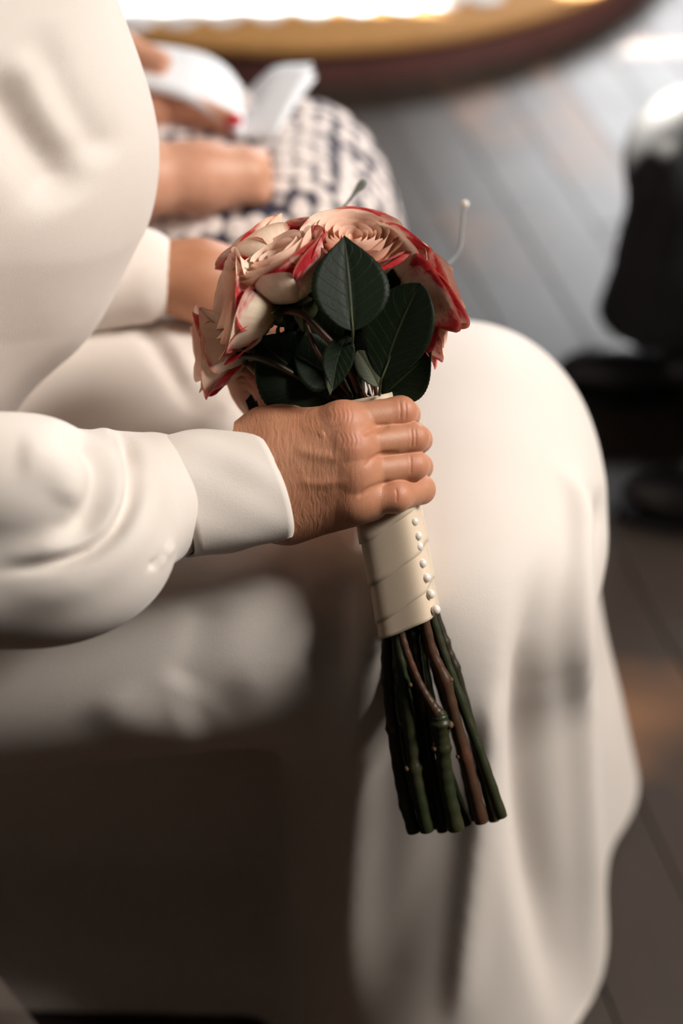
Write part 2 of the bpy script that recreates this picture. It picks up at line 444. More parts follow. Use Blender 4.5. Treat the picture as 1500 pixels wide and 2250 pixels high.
def wall_x(name, y0, y1, x0, x1, z0, z1, holes):
    "wall slab between y0 and y1 with rectangular openings (xa,xb,za,zb)"
    xs = sorted({x0, x1, *[h[0] for h in holes], *[h[1] for h in holes]}); zs = sorted({z0, z1, *[h[2] for h in holes], *[h[3] for h in holes]})
    bl = []
    for a, b in zip(xs, xs[1:]):
        for c, d in zip(zs, zs[1:]):
            mx, mz = (a+b)/2, (c+d)/2
            if any(h[0] < mx < h[1] and h[2] < mz < h[3] for h in holes): continue
            bl.append(((a, y0, c), (b, y1, d)))
    return boxes(name, bl, M['plaster'])
hk = sun_hole((.43, .88, .50)); hf = sun_hole((.68, 1.98, 0)); hd = sun_hole((-.12, 1.93, .085))
holes = [(hk[0]-.14, hk[0]+.16, hk[1]-.10, hk[1]+.08), (hf[0]-.22, hf[0]+.35, hf[1]-.075, hf[1]+.06), (hd[0]-.5, hd[0]+.38, hd[1]-.30, hd[1])]
tag(wall_x('wall_back', YB, YB+.06, XL, XR, -.05, 4.2, holes), kind='structure')
for k, h in enumerate(holes):  # added unseen openings, placed so sun lands on knee, floor and platform
    t = .012
    w = boxes('window_%d' % (k+1), [((h[0]-t, YB-.02, h[2]-t), (h[0], YB+.08, h[3]+t)), ((h[1], YB-.02, h[2]-t), (h[1]+t, YB+.08, h[3]+t)),
        ((h[0], YB-.02, h[2]-t), (h[1], YB+.08, h[2])), ((h[0], YB-.02, h[3]), (h[1], YB+.08, h[3]+t))], M['frame'])
    tag(w, kind='structure')
tag(boxes('wall_right', [((XR, YF, -.05), (XR+.06, YB, ZC))], M['plaster']), kind='structure')
M['blind'] = plain('white_blind', (.8, .8, .78), .9)
# two added unseen windows with opaque blinds; area lamps in front give the light
def added_window(name, a, b, mat_pane, axis):
    (u0, u1), (z0, z1) = a, b; t = .05; um = (u0+u1)/2
    bars = [(u0-t, u0, z0-t, z1+t), (u1, u1+t, z0-t, z1+t), (u0, u1, z0-t, z0), (u0, u1, z1, z1+t)]
    bl = [((p, YB-.03, r), (q, YB-.001, v)) if axis == 'y' else ((XR-.03, p, r), (XR-.001, q, v)) for p, q, r, v in bars]
    w = tag(boxes(name, bl, M['frame']), kind='structure')
    pb = ((u0, YB-.012, z0), (u1, YB-.002, z1)) if axis == 'y' else ((XR-.012, u0, z0), (XR-.002, u1, z1))
    boxes('blind', [pb], mat_pane, w)
added_window('window_4', (.14, 1.86), (.74, 1.79), M['blind'], 'y')
added_window('window_5', (-.55, .57), (2.3, 3.5), M['blind'], 'x')
tag(boxes('wall_left', [((XL-.06, YF, -.05), (XL, YB, ZC))], M['plaster']), kind='structure')
tag(boxes('wall_front', [((XL, YF-.06, -.05), (XR, YF, ZC))], M['plaster']), kind='structure')
tag(boxes('ceiling', [((XL, YF, ZC), (XR, YB, ZC+.06))], M['plaster']), kind='structure')

# round low platform with honey oak tread and mahogany riser
DC, DR, DH = np.array([-.10, 2.78]), .93, .085
dais = empty('platform', (DC[0], DC[1], 0)); tag(dais, 'low round wooden platform with honey oak top and dark mahogany riser', 'platform')
def ring(r, z, n=96): return [(DC[0]+r*math.cos(2*math.pi*k/n), DC[1]+r*math.sin(2*math.pi*k/n), z) for k in range(n)]
def lathe(name, prof, mat, parent, n=96, cap=True):
    V = []; F = []
    for r, z in prof: V += ring(r, z, n)
    for i in range(len(prof)-1):
        for k in range(n): F.append((i*n+k, i*n+(k+1) % n, (i+1)*n+(k+1) % n, (i+1)*n+k))
    if cap: F.append(tuple((len(prof)-1)*n+k for k in range(n)))
    return keep(mesh_obj(name, V, F, mat), parent)
lathe('riser', [(DR-.012, 0), (DR-.012, DH-.018)], M['mahog'], dais, cap=False)
lathe('tread', [(DR-.03, DH-.02), (DR-.004, DH-.02), (DR+.004, DH-.010), (DR, DH-.002), (DR-.01, DH), (.02, DH)], M['honey'], dais)
# added white scalloped sheet, shaped as the bright sun patch on the tread
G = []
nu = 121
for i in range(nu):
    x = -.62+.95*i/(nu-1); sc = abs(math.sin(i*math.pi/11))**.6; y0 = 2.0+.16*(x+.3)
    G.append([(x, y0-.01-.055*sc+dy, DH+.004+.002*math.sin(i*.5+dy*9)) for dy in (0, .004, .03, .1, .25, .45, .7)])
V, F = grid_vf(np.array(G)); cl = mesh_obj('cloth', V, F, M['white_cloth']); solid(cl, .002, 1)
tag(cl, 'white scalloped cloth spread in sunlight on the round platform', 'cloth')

# ------------------------------------------------------------------ the bride
bride = empty('person', (-.3, .12, 0))
tag(bride, 'seated person in ivory long sleeved dress holding the rose bouquet', 'person')
IDX = [(752, 927, .973, .0120), (880, 905, .985, .0106), (893, 911, 1.020, .0092), (850, 925, 1.043, .0084)]
MID = [(768, 978, .967, .0122), (906, 962, .985, .0106), (919, 966, 1.021, .0093), (870, 978, 1.046, .0085)]
RNG = [(776, 1038, .970, .0118), (906, 1022, .987, .0105), (921, 1026, 1.022, .0091), (874, 1036, 1.046, .0083)]
PNK = [(772, 1098, .978, .0124), (868, 1090, .981, .0112), (924, 1076, 1.004, .0098), (893, 1086, 1.043, .0080)]
FING = [[(W(a, b, d), r) for a, b, d, r in fg] for fg in (IDX, MID, RNG, PNK)]
MCW = [(628, 955, .990, .0165), (618, 1003, .978, .017), (616, 1055, .978, .017), (625, 1108, .988, .018)]
HYP = (W(640, 1128, .995), W(815, 1103, .988), .0200, .0128)
THB = [(W(585, 945, 1.000), .0165), (W(648, 912, 1.012), .0125), (W(735, 915, 1.045), .0125), (W(800, 930, 1.066), .011), (W(858, 965, 1.068), .0085)]
def f_hand(P):
    palm = None
    for (a, b, d, r), fg in zip(MCW, FING):
        v = rc(P, W(a, b, d), fg[0][0], r, fg[0][1]); palm = v if palm is None else smin(palm, v, .024)
    for fa_, fb_ in zip(FING, FING[1:]):
        m0 = (fa_[0][0]+fb_[0][0])/2; m1 = (fa_[0][0]*.70+fa_[1][0]*.30+fb_[0][0]*.70+fb_[1][0]*.30)/2
        palm = smin(palm, rc(P, m0-FWD*.0, m1+FWD*.002, .0112, .0085), .010)
    palm = smin(palm, rc(P, HYP[0], HYP[1], HYP[2], HYP[3]), .016)
    palm = smin(palm, rc(P, W(650, 1010, 1.0), W(735, 1010, 1.003), .024, .018), .02)
    palm = smin(palm, rc(P, THB[0][0], THB[1][0], THB[0][1], THB[1][1]), .010)
    fa = smin(smin(rc(P, W(330, 1050, .985), W(605, 990, .995), .024, .0215), rc(P, W(330, 1090, .985), W(600, 1045, .990), .026, .0245), .02),
              rc(P, W(330, 1110, .985), W(612, 1105, .995), .024, .0205), .02)
    fa = smin(fa, rc(P, W(-420, 1200, .905), W(340, 1090, .985), .042, .030), .03)
    out = smin(palm, fa, .02)
    th = None
    for (a, ra), (b, rb) in zip(THB[1:], THB[2:]):
        v = rc(P, a, b, ra, rb); th = v if th is None else smin(th, v, .004)
    out = smin(out, th, .008)
    for i, fg in enumerate(FING):
        w = rc(P, fg[0][0], fg[1][0], fg[0][1], fg[1][1])
        w = smin(w, rc(P, fg[1][0], fg[2][0], fg[1][1]*.96, fg[2][1]), .0045)
        w = smin(w, rc(P, fg[2][0], fg[3][0], fg[2][1], fg[3][1]), .004)
        # knuckle swelling
        kn = fg[0][0]+np.array([0, -.0028, .0028]); w = smin(w, np.linalg.norm(P-kn.astype(np.float32), axis=1)-.0075, .012)
        k = np.linalg.norm(P-fg[0][0].astype(np.float32), axis=1)
        kk = np.clip(.019-1.0*np.clip(k-.006, 0, 1), .0013, .019)        # wide blend at the knuckle, crease between fingers
        out = smin(out, w, kk)
    return out
def f_body(P):
    "rest of the body under the clothes, the other arm and hand"
    a = rc(P, (-.38, .15, .60), (-.35, .15, 1.02), .075, .085)
    a = smin(a, rc(P, (-.33, .0, 1.06), (-.33, .30, 1.06), .05, .05), .05)
    a = smin(a, rc(P, (-.33, .15, 1.05), (-.31, .15, 1.22), .055, .05), .04)
    a = smin(a, rc(P, (-.33, -.02, 1.05), W(-420, 1200, .905), .045, .042), .03)
    for y in (.05, .24):
        a = smin(a, rc(P, (-.34, y, .53), (.10, y, .53), .07, .055), .04)
        a = smin(a, rc(P, (.10, y, .53), (.14, y, .07), .05, .035), .03)
        a = smin(a, rc(P, (.12, y, .05), (.22, y, .03), .03, .022), .02)
    a = smin(a, rc(P, (-.33, .33, 1.05), W(-90, 590, 1.19), .045, .04), .03)
    a = smin(a, rc(P, W(-90, 590, 1.19), W(440, 612, 1.20), .038, .0285), .02)
    h = smin(rc(P, W(440, 612, 1.20), W(585, 640, 1.215), .030, .022), rc(P, W(470, 640, 1.20), W(580, 670, 1.21), .026, .020), .02)
    a = smin(a, h, .02)
    for k, (x, y, d) in enumerate(((700, 640, 1.205), (712, 668, 1.20), (706, 694, 1.20), (690, 716, 1.205))):
        b = W(575, 635+22*k, 1.21); t = W(x, y, d)
        a = smin(a, smin(rc(P, b, t, .0105, .0092), rc(P, t, W(x+40, y+18, d+.02), .0092, .008), .004), .006)
    a = smin(a, smin(rc(P, W(500, 590, 1.2), W(585, 590, 1.185), .015, .011), rc(P, W(585, 590, 1.185), W(650, 610, 1.18), .011, .009), .005), .01)
    return a
hand_lo = W(330, 1250, .90); hand_hi = W(960, 830, 1.1)
P1, F1 = mesh_sdf(f_hand, (-.075, -.085, .60), (.065, .085, .80), .0012)
P1, F1 = split(P1, F1); P1 = project_sdf(f_hand, P1, .0008, 1)
keepv = proj(P1)[0][:, 0] > 545
# crease lines across the finger joints, knuckle wrinkles and the veins on the back of the hand
P1s, F1s = P1, F1
HL = []
for x, y, h in ((880, 900, 26), (892, 902, 25), (905, 962, 26), (914, 962, 24), (903, 1020, 25), (872, 1088, 18)):
    HL.append(([(x-3, y-h), (x, y), (x-2, y+h)], -.00042, 1.7, 1.7))
for cx, cy in ((752, 912), (770, 968)):
    for k in range(5):
        x = cx-22+k*10; HL.append(([(x-4, cy-20), (x+3, cy), (x-2, cy+19)], -.00028, 1.8, 1.8))
HL += [([(640, 985), (700, 1000), (760, 1010)], .0010, 9, 9), ([(650, 1060), (710, 1062), (765, 1055)], .0009, 8, 8),
       ([(655, 940), (700, 940), (740, 925)], .0007, 8, 8), ([(700, 958), (712, 950)], .0006, 5, 5),
       ([(800, 945), (830, 936), (860, 936)], -.0006, 4, 4), ([(822, 1000), (850, 995), (880, 994)], -.0006, 4, 4),
       ([(800, 1030), (815, 1010), (835, 1000), (870, 996)], -.0009, 4, 4), ([(783, 1098), (800, 1080), (830, 1066), (870, 1058)], -.0009, 4, 4),
       ([(790, 955), (815, 946), (860, 938)], -.0010, 5, 5)]
P1s = folds(P1s, F1s, HL)
P2, F2 = mesh_sdf(lambda P: smin(f_body(P), rc(P, W(-420, 1200, .905), W(300, 1095, .985), .044, .030), .02), (-.52, -.16, .0), (.3, .52, 1.3), .008)
Vb = np.vstack([P1s, P2]); Fb = np.vstack([F1s, F2+len(P1s)])
body = keep(mesh_obj('body', Vb, Fb, M['skin']), bride)
fl = np.zeros(len(Vb), np.float32); pp = proj(P1s)[0]
for x, y, r, a in ((755, 915, 26, .8), (785, 968, 30, .8), (890, 905, 18, .8), (915, 965, 16, .8), (912, 1022, 18, .9), (872, 1086, 16, 1.), (800, 1010, 35, .4), (790, 1070, 30, .4)):
    fl[:len(P1s)] = np.maximum(fl[:len(P1s)], a*np.exp(-((pp[:, 0]-x)**2+(pp[:, 1]-y)**2)/(2*r*r)))
wk = np.zeros(len(Vb), np.float32); wk[:len(P1s)] = np.clip((800-pp[:, 0])/70, .12, 1)
aw = body.data.attributes.new('wrinkle', 'FLOAT', 'POINT'); aw.data.foreach_set('value', wk)
at = body.data.attributes.new('flush', 'FLOAT', 'POINT'); at.data.foreach_set('value', fl)

# skirt
def f_skirt(P):
    z = P[:, 2]
    a = rc(P, (-.36, .055, .50), (.080, .045, .53), .140, .105)
    a = smin(a, rc(P, (-.36, .24, .54), (.105, .235, .530), .125, .098), .10)
    a = smin(a, rc(P, (.09, .13, .53), (.095, .18, .53), .10, .10), .06)
    s1 = rc(P, (.085, .055, .50), (.145, .020, -.10), .106, .150)
    s2 = rc(P, (.112, .225, .51), (.258, .225, -.10), .096, .110)
    a = smin(a, smin(s1, s2, .07), .06)
    sd = rc(P, (-.52, .215, .38), (-.03, .195, .40), .11, .10)
    sd = smin(sd, rc(P, (-.52, .205, .17), (.0, .185, .17), .115, .115), .12)
    sd = smin(sd, rc(P, (-.60, .045, -.05), (.0, .035, -.05), .12, .12), .10)
    a = smin(a, sd, .10)
    a = smin(a, rc(P, (.106, .14, .49), (.166, .12, -.10), .104, .106), .08)
    a = smin(a, rc(P, (.03, .02, .46), (.035, -.085, -.1), .065, .075), .07)
    a = smin(a, rc(P, (.07, .035, .46), (.085, -.055, -.1), .090, .120), .06)
    return smax(a, .012-z, .006)
P3, F3 = mesh_sdf(f_skirt, (-.74, -.28, .0), (.44, .45, .72), .0068)
P3, F3 = split(P3, F3); P3 = project_sdf(f_skirt, P3, .004, 1)
SK = [
 ([(1225, 1010), (1262, 1090), (1268, 1250), (1276, 1500), (1286, 1750), (1302, 2000), (1318, 2300)], .013, 14, 20),
 ([(1190, 1180), (1190, 1350), (1165, 1550), (1170, 1800), (1205, 2000), (1250, 2200)], -.010, 34, 46),
 ([(1322, 1050), (1325, 1200), (1330, 1400), (1335, 1700)], -.011, 15, 15),
 ([(1090, 1500), (1078, 1600), (1060, 1720), (1040, 1900), (1012, 2150), (1000, 2300)], .007, 22, 34),
 ([(1000, 1700), (975, 1850), (930, 1980), (870, 2120), (810, 2320)], -.003, 44, 50), ([(1190, 1230), (1172, 1480), (1166, 1700), (1185, 1900), (1232, 2150), (1260, 2320)], -.017, 34, 46),
 ([(800, 1250), (800, 1450), (790, 1600), (760, 2000), (740, 2300)], .012, 45, 40),
 ([(740, 1250), (735, 1400), (700, 1500)], -.008, 26, 26),
 ([(450, 1300), (430, 1420), (380, 1520)], -.003, 26, 40),
 ([(640, 1210), (560, 1250), (440, 1290)], .003, 26, 26),
 ([(220, 1500), (270, 1570), (360, 1600), (450, 1560)], .003, 40, 44),
 ([(300, 690), (345, 760), (390, 840), (450, 930)], -.007, 16, 24),
 ([(330, 690), (385, 770), (440, 870)], .005, 16, 16),
 ([(420, 960), (480, 930), (520, 890)], .006, 20, 20),
 ([(720, 1250), (640, 1420), (480, 1540)], .003, 36, 40),
]
P3 = folds(P3, F3, SK); P3 = relax(P3, F3, 1, .4)
keep(mesh_obj('skirt', P3, F3, M['crepe']), bride)

# bodice
def f_bodice(P):
    a = rc(P, W(-330, -330, .96), W(-118, 330, 1.06), .15, .150)
    a = smin(a, rc(P, W(-118, 330, 1.06), W(-160, 520, 1.10), .150, .135), .03)
    a = smin(a, ell(P, W(40, 560, 1.10), (.066, .080, .10), CAMR), .03)
    a = smin(a, rc(P, (-.40, .15, .62), (-.36, .15, 1.02), .13, .12), .05)
    a = smin(a, rc(P, (-.35, .01, 1.06), (-.35, .29, 1.06), .066, .066), .05)
    a = smax(a, P[:, 2]-1.115, .01)
    return a
P4, F4 = mesh_sdf(f_bodice, (-.62, -.14, .50), (.02, .44, 1.24), .0078)
BO = [([(80, 40), (140, 190), (200, 290), (260, 360)], -.0075, 30, 26), ([(-40, 130), (40, 270), (110, 360), (170, 460)], -.016, 54, 40),
      ([(30, 100), (95, 230), (170, 350)], .004, 30, 30)]
P4, F4 = split(P4, F4); P4 = project_sdf(f_bodice, P4, .004, 1); P4 = folds(P4, F4, BO)
keep(mesh_obj('bodice', P4, F4, M['crepe']), bride)

# right sleeve, gathered into a long plain cuff
def f_sleeve(P):
    a = rc(P, W(-260, 1175, .905), W(330, 1098, .972), .078, .046)
    a = smin(a, ell(P, W(60, 1200, .915), (.095, .066, .06), CAMR), .03)
    a = smin(a, rc(P, W(-420, 1200, .905), (-.33, -.02, 1.06), .075, .075), .03)
    a = smin(a, ell(P, W(20, 1078, .905), (.078, .050, .068), CAMR), .009)
    return a
P5, F5 = mesh_sdf(f_sleeve, (-.55, -.26, .56), (-.06, .12, 1.18), .006)
P5, F5 = split(P5, F5); P5 = project_sdf(f_sleeve, P5, .004, 1)
SL = [([(150, 925), (220, 945), (256, 1030), (246, 1110), (196, 1170), (90, 1210), (-60, 1225)], .006, 20, 24), ([(215, 925), (272, 975), (290, 1045), (276, 1125), (225, 1195), (120, 1240), (-60, 1262)], -.009, 13, 10),
      ([(110, 950), (180, 960), (222, 1020), (215, 1100), (175, 1160), (90, 1190)], -.010, 20, 22), ([(30, 1000), (90, 1010), (150, 1060), (140, 1120)], .004, 30, 30),
      ([(290, 940), (325, 1010), (322, 1110), (270, 1210), (150, 1290), (0, 1320)], .0045, 26, 30),
      ([(370, 1210), (345, 1235), (320, 1250)], -.003, 5, 5), ([(385, 1190), (362, 1222), (345, 1245)], .003, 5, 5)]
P5 = folds(P5, F5, SL)
sleeve = keep(mesh_obj('sleeve', P5, F5, M['crepe']), bride)
def cuff(name, rows, parent, mat, thick=.0016, n=56, tilt=0.):
    "rows: (centre x,y px, depth, half height m, half depth m, slant along the arm m)"
    R = spline(rows, 14); G = []
    c0 = W(*rows[0][:3]); c1 = W(*rows[-1][:3]); ax = (c1-c0)/np.linalg.norm(c1-c0)
    hv = UPV-ax*(UPV@ax); hv /= np.linalg.norm(hv); dv = np.cross(ax, hv)
    for px, py, d, hh, hd, sl in R:
        c = W(px, py, d); ring_ = []
        for k in range(n+1):
            t = 2*math.pi*k/n; ct, st = math.cos(t), math.sin(t)
            front = -(st*np.sign(dv@FWD))
            wv = .0006*math.sin(3*t+px*.03)+.0004*math.sin(7*t-px*.05)
            kq = (abs(ct)**2.5+abs(st)**2.5)**(-1/2.5)
            ring_.append(c+hv*(hh*ct*kq+wv)+dv*(hd*st*kq+wv)+ax*(sl*front-tilt*ct))
        G.append(ring_)
    V, F = grid_vf(np.array(G)); o = mesh_obj(name, V, F, mat); solid(o, thick, 0); keep(o, parent); return o
cuff('cuff', [(372, 1096, .976, .0415, .0375, .006), (450, 1082, .980, .0425, .037, .008), (520, 1072, .984, .0405, .036, .008), (584, 1068, .988, .0385, .0345, .008)], bride, M['crepe'], tilt=.009)
# the other sleeve and its cuff
P6, F6 = mesh_sdf(lambda P: smin(rc(P, (-.33, .33, 1.05), W(-90, 590, 1.19), .07, .075), rc(P, W(-90, 590, 1.19), W(300, 605, 1.195), .075, .041), .03), (-.5, .1, .55), (-.05, .55, 1.2), .008)
keep(mesh_obj('sleeve', P6, F6, M['crepe']), bride)
cuff('cuff', [(235, 598, 1.195, .042, .04, .0), (300, 608, 1.197, .0385, .036, -.004), (345, 618, 1.20, .0355, .033, -.008)], bride, M['crepe'])
# sheer tulle falling beside the chair
G = []
for i in range(36):
    z = .60-.585*i/35; row = []
    for j in range(25):
        q = j/24; x = -.245-.22*(z-.03)-.42*q
        row.append((x, -.118-.020*(1-z/.6)-.010*math.sin(q*14+.5)*(1-z/.7)-.012*math.sin(q*6+z*3)+.05*max(0, z-.42), z))
    G.append(row)
V, F = grid_vf(np.array(G)); keep(mesh_obj('veil', V, F, M['sheer']), bride)

# ------------------------------------------------------------------ the bouquet
bq = empty('bouquet', W(850, 1000, 1.012)); tag(bq, 'hand tied bouquet of peach and red roses with ribbon wrapped stems', 'bouquet')
AX0 = W(806, 872, 1.006); AX1 = W(899, 1368, 1.022)
axd = (AX1-AX0)/np.linalg.norm(AX1-AX0)
side = np.cross(axd, FWD); side /= np.linalg.norm(side)
if side[0] < 0: side = -side
frt = np.cross(axd, side); 
if frt@FWD > 0: frt = -frt                      # towards the viewer's side
def wrap_pt(s, th, r):
    "rounded-square section; s along the axis 0..1"
    q = th-math.radians(16); c, sn = math.cos(q), math.sin(q); e = 4.5
    k = (abs(c)**e+abs(sn)**e)**(-1/e)
    return AX0+(AX1-AX0)*s+(side*math.cos(th)+frt*math.sin(th))*(r*k)
wrap = empty('ribbon_wrap'); keep(wrap, bq); wrap.location = (0, 0, 0)
edges = [0.0, .30, .55, .735, .90, 1.0]; LEN = np.linalg.norm(AX1-AX0); n = 72
def wr(s): return .0165+.0040*min(1, s/.35)-.0022*max(0, s-.6)
for b in range(5):
    s0, s1 = edges[b]-.05*(b > 0), edges[b+1]; G = []
    for i in range(12):
        t = i/11; row = []
        for k in range(n+1):
            th = 2*math.pi*k/n; x = math.cos(th); 
            sl = -.070*x*(1 if b < 4 else .55)-.0*math.sin(th)
            if b == 0: sl *= t
            s = s0+(s1-s0)*t
            row.append(wrap_pt(s+sl, th, wr(s)+.0014*t-.0008*(b == 0)*0+.00025*math.sin(th*3+b)))
        G.append(row)
    V, F = grid_vf(np.array(G)); o = mesh_obj('ribbon_band', V, F, M['ribbon']); solid(o, .0007, 1); keep(o, wrap)
# pearls pinned along the ribbon's right side
bm = bmesh.new(); bmesh.ops.create_uvsphere(bm, u_segments=20, v_segments=14, radius=.0034)
for f in bm.faces: f.smooth = True
pme = bpy.data.meshes.new('pearl'); bm.to_mesh(pme); bm.free(); pme.materials.append(M['pearl'])
for px, py in ((909, 1146), (917, 1178), (919, 1201), (927, 1238), (936, 1270), (945, 1306), (957, 1340)):
    p = W(px, py, 1.0); s = ((p-AX0)@axd)/LEN; d = 1.006+.016*s-.0185
    o = link('pearl', pme); o.location = W(px, py, d); keep(o, bq)

def addpart(name, V, F, mat, parent=bq, **kw): return keep(mesh_obj(name, V, F, mat, **kw), parent)
# stems below the wrap: (px, py, depth offset, radius px)
STEMS = [
 ([(852, 1385, 0, 12), (850, 1470, 0, 13), (866, 1620, 0, 14), (886, 1740, 0, 15), (910, 1828, 0, 16)], 'stem_dark', [(862, 1500), (874, 1600), (900, 1770)]),
 ([(868, 1375, -6, 13), (882, 1480, -8, 14), (900, 1600, -8, 15), (912, 1700, -8, 15), (938, 1826, -6, 16)], 'stem_green', [(895, 1500), (905, 1690)]),
 ([(874, 1362, -16, 9), (892, 1430, -18, 9), (920, 1500, -18, 9), (948, 1548, -18, 11), (964, 1572, -16, 17)], 'stem_brown', []),
 ([(962, 1562, -16, 15), (966, 1582, -16, 19), (972, 1640, -14, 17), (980, 1720, -12, 17), (1002, 1822, -10, 19)], 'stem_green', [(968, 1590), (972, 1642)]),
 ([(905, 1355, -8, 12), (914, 1430, -8, 12), (926, 1520, -4, 12), (940, 1640, 0, 13), (958, 1740, 0, 13), (972, 1826, 0, 13)], 'stem_dark', [(912, 1390), (962, 1765)]),
 ([(928, 1345, -14, 12), (948, 1430, -14, 12), (976, 1494, -14, 14), (996, 1570, -14, 14), (1026, 1680, -12, 14), (1058, 1806, -10, 16)], 'stem_brown', [(980, 1496), (1020, 1660)]),
 ([(944, 1340, -6, 10), (972, 1430, -6, 10), (1012, 1540, -6, 11), (1056, 1660, -6, 12), (1102, 1795, -6, 13)], 'stem_green', [(1010, 1538)]),
 ([(952, 1335, 4, 10), (980, 1420, 4, 11), (1000, 1470, 4, 11), (1030, 1580, 6, 12), (1062, 1700, 6, 13), (1086, 1802, 6, 14)], 'stem_dark', [(985, 1410), (998, 1468), (1062, 1700)]),
 ([(915, 1350, 8, 12), (935, 1480, 8, 12), (965, 1640, 8, 12), (1012, 1800, 6, 13)], 'stem_dark', []),
 ([(890, 1360, 10, 13), (900, 1480, 12, 13), (925, 1640, 12, 14), (962, 1818, 10, 14)], 'stem_dark', []),
 ([(860, 1380, 14, 12), (862, 1480, 16, 12), (890, 1640, 16, 13), (925, 1815, 14, 13)], 'stem_green', []),
 ([(935, 1345, 16, 12), (960, 1480, 16, 12), (1010, 1640, 16, 12), (1045, 1800, 16, 13)], 'stem_dark', []),
 ([(925, 1350, 2, 11), (930, 1440, 2, 11), (950, 1560, 4, 12), (985, 1700, 4, 12), (1026, 1812, 2, 12)], 'stem_green', [(930, 1440)]),
]
def stem_d(py): return 1.022+(py-1368)/450*.018
for pts, mt, nodes in STEMS:
    Q = spline([(a, b, stem_d(b)+c*.001, r*stem_d(b)/FPX) for a, b, c, r in pts], 44)
    P = np.array([W(a, b, c) for a, b, c, r in Q]); R = Q[:, 3]*(1+.05*np.sin(np.arange(44)*1.7))
    for nx, ny in nodes:
        R = R*(1+.28*np.exp(-((Q[:, 1]-ny)/7.)**2))
    V, F = tube_vf(P, R, 12, cap=False); st = addpart('stem', V, F, M[mt])
    m = len(P)-1; T = P[m]-P[m-1]; T /= np.linalg.norm(T)
    V2, F2 = tube_vf([P[m]-T*.0012, P[m]+T*.0004], [R[m]*.97, R[m]*.9], 12); keep(mesh_obj('cut_end', V2, F2, M['stem_end']), st)
    for nx, ny in nodes:
        i = int(np.argmin(np.abs(Q[:, 1]-ny))); sg = 1 if nx >= Q[i, 0] else -1
        c = P[i]+RGT*sg*R[i]*.85-FWD*R[i]*.35
        bm = bmesh.new(); bmesh.ops.create_uvsphere(bm, u_segments=10, v_segments=7, radius=1)
        for v in bm.verts: v.co = Vector(c)+Vector((v.co.x*R[i]*.34, v.co.y*R[i]*.40, v.co.z*R[i]*.30))
        for f in bm.faces: f.smooth = True
        me = bpy.data.meshes.new('bud_scar'); bm.to_mesh(me); bm.free(); keep(link('bud_scar', me, None, M['scar']), st)

# ---- leaves
def leaf(base, tip, width, mat, tilt=0., fold=.18, curl=.0, serr=.035, petiole=None, name='leaf', roundtip=False, n=40, m=13, bend=0., wave=.0, parent=None):
    base = np.asarray(base); tip = np.asarray(tip); ax = tip-base; L = np.linalg.norm(ax); ax /= L
    nrm = -FWD-ax*(-FWD@ax); nrm /= np.linalg.norm(nrm); sd = np.cross(ax, nrm)
    ct, st = math.cos(tilt), math.sin(tilt); sd, nrm = sd*ct+nrm*st, nrm*ct-sd*st
    G = []; UV = []
    for i in range(n):
        v = i/(n-1)
        w = math.sin(math.pi*min(1, v)**(.80 if not roundtip else 1.05))**(.85 if not roundtip else .62)
        if not roundtip: w *= 1-.42*(max(0, v-.66)/.34)**1.5*(1-w)
        w = w*width/2*(1+serr*.5*(1 if i % 2 else -1)*(v > .12)*(v < .97))
        row = []
        for j in range(m):
            u = -1+2*j/(m-1); 
            p = base+ax*(v*L)+sd*(u*w)+nrm*(fold*abs(u)*w+curl*L*(v-.3)**2*(1 if v > .3 else .3)-.0006*(abs(u) < .02)+wave*L*math.sin(v*7+u*2)*abs(u))
            p = p+sd*(bend*L*math.sin(math.pi*v)); row.append(p); UV.append((.5+u*.5, v))
        G.append(row)
    V, F = grid_vf(np.array(G)); o = mesh_obj(name, V, F, mat, uv=UV); solid(o, .0006, 0); keep(o, parent or bq)
    if petiole is not None:
        Q = spline([np.asarray(petiole), (np.asarray(petiole)+base)/2+nrm*.001, base, base+ax*L*.25-nrm*.0006], 14)
        V, F = tube_vf(Q, np.linspace(.0011, .0007, 14), 8); keep(mesh_obj('petiole', V, F, M['sepal']), o)
    return o
leaf(W(775, 728, .948), W(758, 514, .955), .053, M['leaf'], tilt=-.18, fold=.16, curl=-.10, petiole=W(770, 790, .975), serr=.022)
leaf(W(838, 832, .966), W(922, 622, .958), .049, M['leaf'], tilt=.25, fold=.10, curl=.02, roundtip=True, petiole=W(833, 868, .985), serr=.014, bend=-.03)
leaf(W(762, 735, .958), W(730, 858, .962), .0215, M['leaf'], tilt=.2, fold=.30, curl=.20, bend=.06, serr=.05)
leaf(W(722, 790, .968), W(722, 868, .975), .012, M['leaf_pale'], tilt=.9, fold=.3, curl=.1)
leaf(W(832, 850, .985), W(785, 770, .985), .018, M['leaf_pale'], tilt=-.3, fold=.15, roundtip=True)
DARK = [((740, 760, 1.0), (628, 640, .985), .045, .3), ((720, 880, 1.0), (560, 740, .99), .062, .0), ((700, 890, 1.01), (580, 870, 1.0), .045, .4),
        ((760, 820, 1.0), (640, 760, .995), .05, -.3), ((840, 870, 1.01), (950, 770, 1.0), .040, .2), ((800, 800, 1.0), (880, 620, .99), .05, .5),
        ((760, 860, 1.02), (620, 820, 1.02), .06, .1), ((830, 760, 1.01), (860, 590, .99), .04, -.4), ((700, 720, 1.0), (620, 660, .98), .03, .2),
        ((790, 850, 1.015), (700, 700, 1.01), .06, .1), ((850, 820, 1.02), (900, 700, 1.02), .05, .0), ((640, 900, 1.03), (540, 880, 1.03), .05, .2),
        ((810, 700, 1.0), (700, 600, 1.0), .05, .2), ((700, 820, 1.03), (560, 800, 1.04), .06, .2), ((900, 700, 1.0), (940, 620, .995), .04, .3)]
for b, t, w, tl in DARK: leaf(W(*b), W(*t), w, M['leaf'], tilt=tl, fold=.12, curl=.08, serr=.02, wave=.02)
